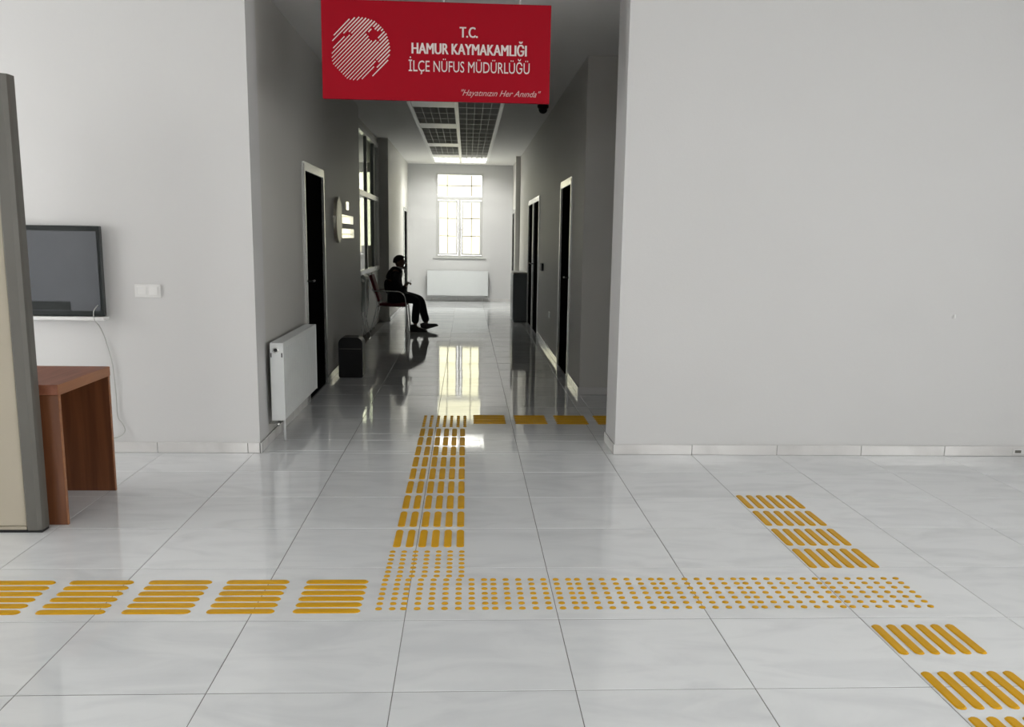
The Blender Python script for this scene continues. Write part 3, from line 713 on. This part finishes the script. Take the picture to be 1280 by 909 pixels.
# right wall fittings
ic = thing('wall_intercom', 'small dark square unit on the right wall beside the pair of doors', 'wall unit', (XR, 13.77, 1.063))
b = MB(); b.box(-0.035, -0.001, -0.13, 0.13, -0.05, 0.055, 0.006, 2); obj('housing', b, 'dark', ic)
b = MB(); b.box(-0.037, -0.035, -0.06, 0.06, -0.02, 0.03); obj('faceplate', b, 'profile', ic)
sk = MB(); sk.box(XR-0.010, XR-0.001, 12.42, 12.58, 0.45, 0.53, 0.003, 1); tag(obj('wall_socket', sk, 'enamel'), 'small pale socket low on the right corridor wall', 'socket')
cm = thing('dome_camera', 'small black dome camera on the ceiling under the sign corner', 'security camera', (0.93, 12.36, CZ))
b = MB(); b.lathe([(0.07, -0.001), (0.07, -0.03), (0.06, -0.045)], 18); obj('base', b, 'dark', cm, True)
b = MB(); b.lathe([(0.055, -0.045), (0.053, -0.07), (0.04, -0.092), (0.02, -0.104), (0, -0.107)], 18); obj('dome', b, 'dark', cm, True)

# waste bin, cabinet
bn = thing('waste_bin', 'black rounded bin on the floor against the left wall', 'bin', (-1.20, 10.16, 0))
def rrect(w_, h_, r_, n=5):
    out = []
    for cx, cz, a0 in ((w_/2-r_, r_*0.3, -90), (w_/2-r_, h_-r_, 0), (-w_/2+r_, h_-r_, 90), (-w_/2+r_, r_*0.3, 180)):
        rr = r_ if cz > r_ else r_*0.3; cx2 = cx if cz > r_ else (w_/2-rr if cx > 0 else -w_/2+rr)
        for i in range(n+1): a = math.radians(a0+90*i/n); out.append((cx2+rr*math.cos(a), cz+rr*math.sin(a)))
    return out
b = MB(); b.prism(rrect(0.25, 0.42, 0.065), 1, -0.12, 0.14, bev=0.004); obj('body', b, 'dark', bn)
b = MB(); b.box(-0.11, 0.11, -0.125, -0.12, 0.30, 0.305); obj('lid_seam', b, 'profile', bn)
cbt = thing('cabinet', 'low grey cabinet against the right wall beyond the pair of doors', 'cabinet', (0.945, 17.35, 0))
b = MB(); b.box(-0.115, 0.125, -0.25, 0.65, 0.012, 0.845, 0.003, 1); obj('body', b, 'cabinet', cbt)
b = MB(); b.box(-0.125, 0.130, -0.262, 0.66, 0.845, 0.87, 0.003, 1); obj('top', b, 'cabinet_t', cbt)
b = MB(); b.box(-0.11, 0.12, -0.235, 0.64, 0.0005, 0.012); obj('plinth', b, 'dark', cbt)
for y0 in (-0.24, 0.205):
    b = MB(); b.box(-0.127, -0.116, y0, y0+0.435, 0.03, 0.83, 0.002, 1); d = obj('door', b, 'cabinet', cbt)
    b = MB(); b.box(-0.14, -0.127, y0+0.2, y0+0.3, 0.6, 0.612); obj('handle', b, 'steel', d)

# ---------------------------------------------------------------- seat: tubular armchair facing +x
def armchair(label, cx, cy, rz=0):
    t = thing('armchair', label, 'chair', (cx, cy, 0), rz)
    def cushion(x0, x1, y0, y1, z0, z1, T=None):
        b = MB(); b.box(x0, x1, y0, y1, z0, z1, min((z1-z0), (x1-x0))*0.35, 3, T); return b
    obj('seat', cushion(-0.17, 0.24, -0.225, 0.225, 0.40, 0.445), 'burg', t, True)
    T = Matrix.Translation((-0.175, 0, 0.45)) @ Matrix.Rotation(math.radians(-17), 4, 'Y')
    obj('backrest', cushion(-0.025, 0.02, -0.22, 0.22, 0.02, 0.44, T), 'burg', t, True)
    for s in (-1, 1):
        y = s*0.262
        path = [(-0.335, y, 0.88), (-0.28, y, 0.66), (-0.235, y, 0.63)] + [(-0.1, y, 0.635), (0.06, y, 0.63)] + arc((0.10, y, 0.50), 0.13, 80, 10, 5) + [(0.245, y, 0.40), (0.262, y, 0.20), (0.275, y, 0.003)]
        b = MB(); b.tube(smooth_path(path, 3), 0.011, 8); obj('arm_frame', b, 'chrome', t, True)
        b = MB(); b.tube(smooth_path([(-0.26, y*0.9, 0.655), (-0.20, y, 0.45), (-0.25, y, 0.22), (-0.31, y, 0.003)], 4), 0.011, 8); obj('rear_leg', b, 'chrome', t, True)
        b = MB(); b.tube([(-0.21, y*0.86, 0.40), (0.24, y*0.86, 0.398), (0.25, y, 0.395)], 0.010, 8); obj('seat_rail', b, 'chrome', t, True)
    b = MB(); b.tube([(0.2, -0.26, 0.392), (0.2, 0.26, 0.392)], 0.009, 8); b.tube([(-0.2, -0.26, 0.392), (-0.2, 0.26, 0.392)], 0.009, 8); obj('cross_tube', b, 'chrome', t, True)
    return t
CHX, CHY = -1.165, 15.20
armchair('burgundy chrome-armed chair the seated person sits on', CHX, CHY)
# folded tube chair leaning in the recess
fc = thing('folded_chair', 'folded chair with crossed metal tubes and pale grey back by the glazing', 'chair', (-1.43, 13.75, 0))
fc.scale = (0.55, 1, 1)
b = MB(); b.prism([(-0.09, 0.86), (-0.10, 0.905), (0.0, 0.93), (0.055, 0.90), (0.075, 0.86), (0.06, 0.80), (0.035, 0.85), (-0.02, 0.88), (-0.08, 0.87), (-0.11, 0.80)], 1, -0.20, 0.20, bev=0.003); obj('backrest', b, 'folded', fc)
b = MB(); T = Matrix.Translation((-0.03, 0, 0.62)) @ Matrix.Rotation(math.radians(6), 4, 'Y'); b.box(-0.02, 0.02, -0.19, 0.19, -0.22, 0.20, 0.012, 3, T); obj('seat', b, 'folded', fc, True)
for s in (-1, 1):
    b = MB(); b.tube(smooth_path([(-0.11, s*0.21, 0.84), (-0.06, s*0.21, 0.45), (0.10, s*0.21, 0.012)], 4), 0.011, 8); obj('leg', b, 'steel', fc, True)
    b = MB(); b.tube(smooth_path([(0.06, s*0.19, 0.84), (0.04, s*0.19, 0.45), (-0.10, s*0.19, 0.012)], 4), 0.011, 8); obj('leg', b, 'chrome', fc, True)
b = MB(); b.tube([(0.10, -0.21, 0.02), (0.10, 0.21, 0.02)], 0.009, 8); b.tube([(-0.10, -0.19, 0.02), (-0.10, 0.19, 0.02)], 0.009, 8); obj('cross_tube', b, 'steel', fc, True)

# ---------------------------------------------------------------- seated person, facing +x, head bowed over the hands
def skinned(name, verts, edges, radii, m, parent, root=0, sub=2, label=None):
    me = bpy.data.meshes.new(name); me.from_pydata([tuple(v) for v in verts], edges, []); 
    o = bpy.data.objects.new(name, me); COL.objects.link(o)
    sk_ = o.modifiers.new('skin', 'SKIN'); sk_.use_smooth_shade = True
    for i, r in enumerate(radii):
        rr = r if isinstance(r, tuple) else (r, r)
        me.skin_vertices[0].data[i].radius = rr; me.skin_vertices[0].data[i].use_root = (i == root)
    ss = o.modifiers.new('sub', 'SUBSURF'); ss.levels = sub; ss.render_levels = sub
    me.materials.append(M[m])
    dg = bpy.context.evaluated_depsgraph_get(); dg.update()
    me2 = bpy.data.meshes.new_from_object(o.evaluated_get(dg)); bpy.data.objects.remove(o); me2.name = name
    me2.polygons.foreach_set('use_smooth', [True]*len(me2.polygons))
    if not me2.materials: me2.materials.append(M[m])
    return link(name, me2, None, parent, label)
PX, PY = -1.13, CHY
pr = thing('person', 'person in dark clothes sitting hunched on the burgundy chair, head bowed', 'person', (PX, PY, 0))
def chain(V, E, R, pts, start=None):
    prev = start
    for p, r in pts:
        V.append(p); R.append(r); i = len(V)-1
        if prev is not None: E.append((prev, i))
        prev = i
    return prev
HEAD = (0.115, -0.01, 1.06)
# body: hips, spine, neck, head, arms with hands, legs
V, E, R = [], [], []
chain(V, E, R, [((0, 0, 0.535), (0.115, 0.10))])
chain(V, E, R, [((-0.035, 0, 0.66), (0.115, 0.10)), ((-0.02, 0, 0.79), (0.12, 0.10)), ((0.025, 0, 0.885), (0.10, 0.085)), ((0.065, 0, 0.945), 0.055), ((0.09, 0, 0.985), 0.050)], 0)
neck = len(V)-1; chest = 3
hands = []
for s in (-1, 1):
    lastp = chain(V, E, R, [((0.03, s*0.13, 0.895), 0.062), ((0.035, s*0.19, 0.865), 0.052), ((0.06, s*0.215, 0.72), 0.043), ((0.11, s*0.20, 0.60), 0.038), ((0.15, s*0.12, 0.66), 0.032), ((0.19, s*0.06, 0.715), 0.024), ((0.205, s*0.045, 0.74), 0.028)], chest)
    hands.append(lastp)
    chain(V, E, R, [((0.03, s*0.095, 0.525), 0.085), ((0.20, s*0.12, 0.515), 0.078), ((0.385+(0.03 if s > 0 else -0.02), s*0.135, 0.475), 0.056), ((0.375+(0.08 if s > 0 else -0.03), s*0.13, 0.28), 0.048), ((0.345+(0.16 if s > 0 else -0.01), s*0.125, 0.10), 0.034)], 0)
# fingers, rooted in the palm
for s, hp in zip((-1, 1), hands):
    base = Vector(V[hp])
    for k in range(4):
        dy = s*(0.022-0.014*k); ln = (0.034, 0.040, 0.037, 0.029)[k]
        chain(V, E, R, [(tuple(base+Vector((0.022, dy, 0.006))), 0.0085), (tuple(base+Vector((0.022+ln, dy-s*0.004, 0.004))), 0.0078), (tuple(base+Vector((0.020+ln, dy-s*0.012, -0.022))), 0.007)], hp)
    chain(V, E, R, [(tuple(base+Vector((0.0, -s*0.022, 0.012))), 0.010), (tuple(base+Vector((0.028, -s*0.030, 0.022))), 0.008)], hp)
# head continued from the neck
chain(V, E, R, [((0.095, -0.002, 1.01), (0.070, 0.066)), ((0.098, -0.004, 1.055), (0.098, 0.086)), ((0.090, -0.006, 1.11), (0.096, 0.084)), ((0.085, -0.006, 1.15), (0.055, 0.050))], neck)
body = skinned('body', V, E, R, 'skin', pr)
# face features
fc_ = MB(); hd = Vector((0.098, -0.005, 1.06))
fc_.sphere(hd+Vector((0.092, 0, -0.028)), (0.016, 0.013, 0.020)); obj('nose', fc_, 'skin', pr, True)
fc_ = MB(); fc_.sphere(hd+Vector((0.076, 0, -0.062)), (0.012, 0.024, 0.006)); obj('mouth', fc_, mat('lips', (0.13, 0.05, 0.04), 0.5), pr, True)
fc_ = MB(); fc_.sphere(hd+Vector((0.056, 0, -0.078)), (0.028, 0.030, 0.022)); obj('chin', fc_, 'skin', pr, True)
for s in (-1, 1):
    e_ = MB(); e_.sphere(hd+Vector((0.082, s*0.030, -0.006)), (0.010, 0.013, 0.008)); obj('eye', e_, 'white', pr, True)
    e_ = MB(); e_.sphere(hd+Vector((-0.002, s*0.088, -0.015)), (0.018, 0.010, 0.030)); obj('ear', e_, 'skin', pr, True)
    e_ = MB(); e_.sphere(hd+Vector((0.088, s*0.030, 0.012)), (0.008, 0.020, 0.005)); obj('eyebrow', e_, 'hair', pr, True)
# hair cap
hb = bmesh.new(); bmesh.ops.create_icosphere(hb, subdivisions=3, radius=1)
for v_ in list(hb.verts):
    c_ = v_.co
    if c_.z < -0.10-0.35*(-c_.x if c_.x < 0 else 0)+0.80*max(0, c_.x): hb.verts.remove(v_)
for v_ in hb.verts: v_.co = Vector((hd.x-0.004+v_.co.x*0.100, hd.y+v_.co.y*0.090, hd.z+0.020+v_.co.z*0.094))
hm_ = bpy.data.meshes.new('hair'); hb.to_mesh(hm_); hb.free(); hm_.polygons.foreach_set('use_smooth', [True]*len(hm_.polygons))
ho = link('hair', hm_, 'hair', pr); so_ = ho.modifiers.new('s', 'SOLIDIFY'); so_.thickness = 0.005; so_.offset = 1
# jacket
V, E, R = [], [], []
chain(V, E, R, [((0.0, 0, 0.56), (0.155, 0.120)), ((-0.01, 0, 0.66), (0.165, 0.160)), ((0.0, 0, 0.79), (0.165, 0.165)), ((0.025, 0, 0.885), (0.145, 0.140)), ((0.050, 0, 0.945), (0.100, 0.095)), ((0.070, 0, 0.990), (0.070, 0.070))])
for s in (-1, 1):
    chain(V, E, R, [((0.03, s*0.13, 0.893), 0.098), ((0.035, s*0.195, 0.862), 0.084), ((0.06, s*0.222, 0.72), 0.062), ((0.11, s*0.205, 0.60), 0.056), ((0.15, s*0.125, 0.655), 0.047), ((0.18, s*0.075, 0.695), 0.040)], 3)
skinned('jacket', V, E, R, 'cloth', pr, root=0)
V, E, R = [], [], []
chain(V, E, R, [((-0.01, 0, 0.545), (0.135, 0.10))])
for s in (-1, 1):
    kx = 0.03 if s > 0 else -0.02; sx = 0.08 if s > 0 else -0.03; ax = 0.16 if s > 0 else -0.01
    chain(V, E, R, [((0.03, s*0.095, 0.535), 0.098), ((0.20, s*0.12, 0.53), 0.090), ((0.385+kx, s*0.135, 0.485), 0.074), ((0.375+sx, s*0.13, 0.28), 0.066), ((0.345+ax, s*0.125, 0.125), 0.060)], 0)
skinned('trousers', V, E, R, 'trousers', pr, root=0)
cl = MB(); cl.lathe([(0.052, 0), (0.060, 0.02), (0.054, 0.035)], 16, Matrix.Translation((0.085, 0, 0.975)) @ Matrix.Rotation(0.45, 4, 'Y')); obj('shirt_collar', cl, 'shirt', pr, True)
cl = MB(); cl.sphere((0.175, -0.03, 0.935), (0.014, 0.030, 0.045)); obj('shirt_front', cl, 'shirt', pr, True)
for s in (-1, 1):
    ax = 0.345+(0.16 if s > 0 else -0.01)
    a_ = 0.0 if s < 0 else 0.28
    T = Matrix.Translation((ax-0.03, s*0.125, 0.0 if s < 0 else 0.012)) @ Matrix.Rotation(-a_ if s > 0 else 0, 4, 'Y') @ Matrix.Rotation(0.12*s, 4, 'Z')
    prof = [(-0.05, 0.018), (-0.052, 0.06), (-0.045, 0.115), (0.045, 0.118), (0.075, 0.082), (0.14, 0.062), (0.195, 0.045), (0.215, 0.028), (0.212, 0.018)]
    b = MB(); b.prism(prof, 1, -0.042, 0.042, T, bev=0.010); sh = obj('shoe', b, 'shoe', pr, True)
    b = MB(); b.prism([(-0.056, 0.002), (-0.056, 0.02), (0.218, 0.02), (0.222, 0.010), (0.215, 0.002)], 1, -0.045, 0.045, T, bev=0.003); obj('sole', b, 'sole', sh)
ph = MB(); Tp = Matrix.Translation((PX+0.262, PY, 0.775)) @ Matrix.Rotation(-0.7, 4, 'Y'); ph.box(-0.036, 0.036, -0.035, 0.035, -0.005, 0.005, 0.003, 2, Tp)
po = tag(obj('phone', ph, 'white'), 'small pale phone in the hands of the seated person', 'phone')
print('tiles', ntile)
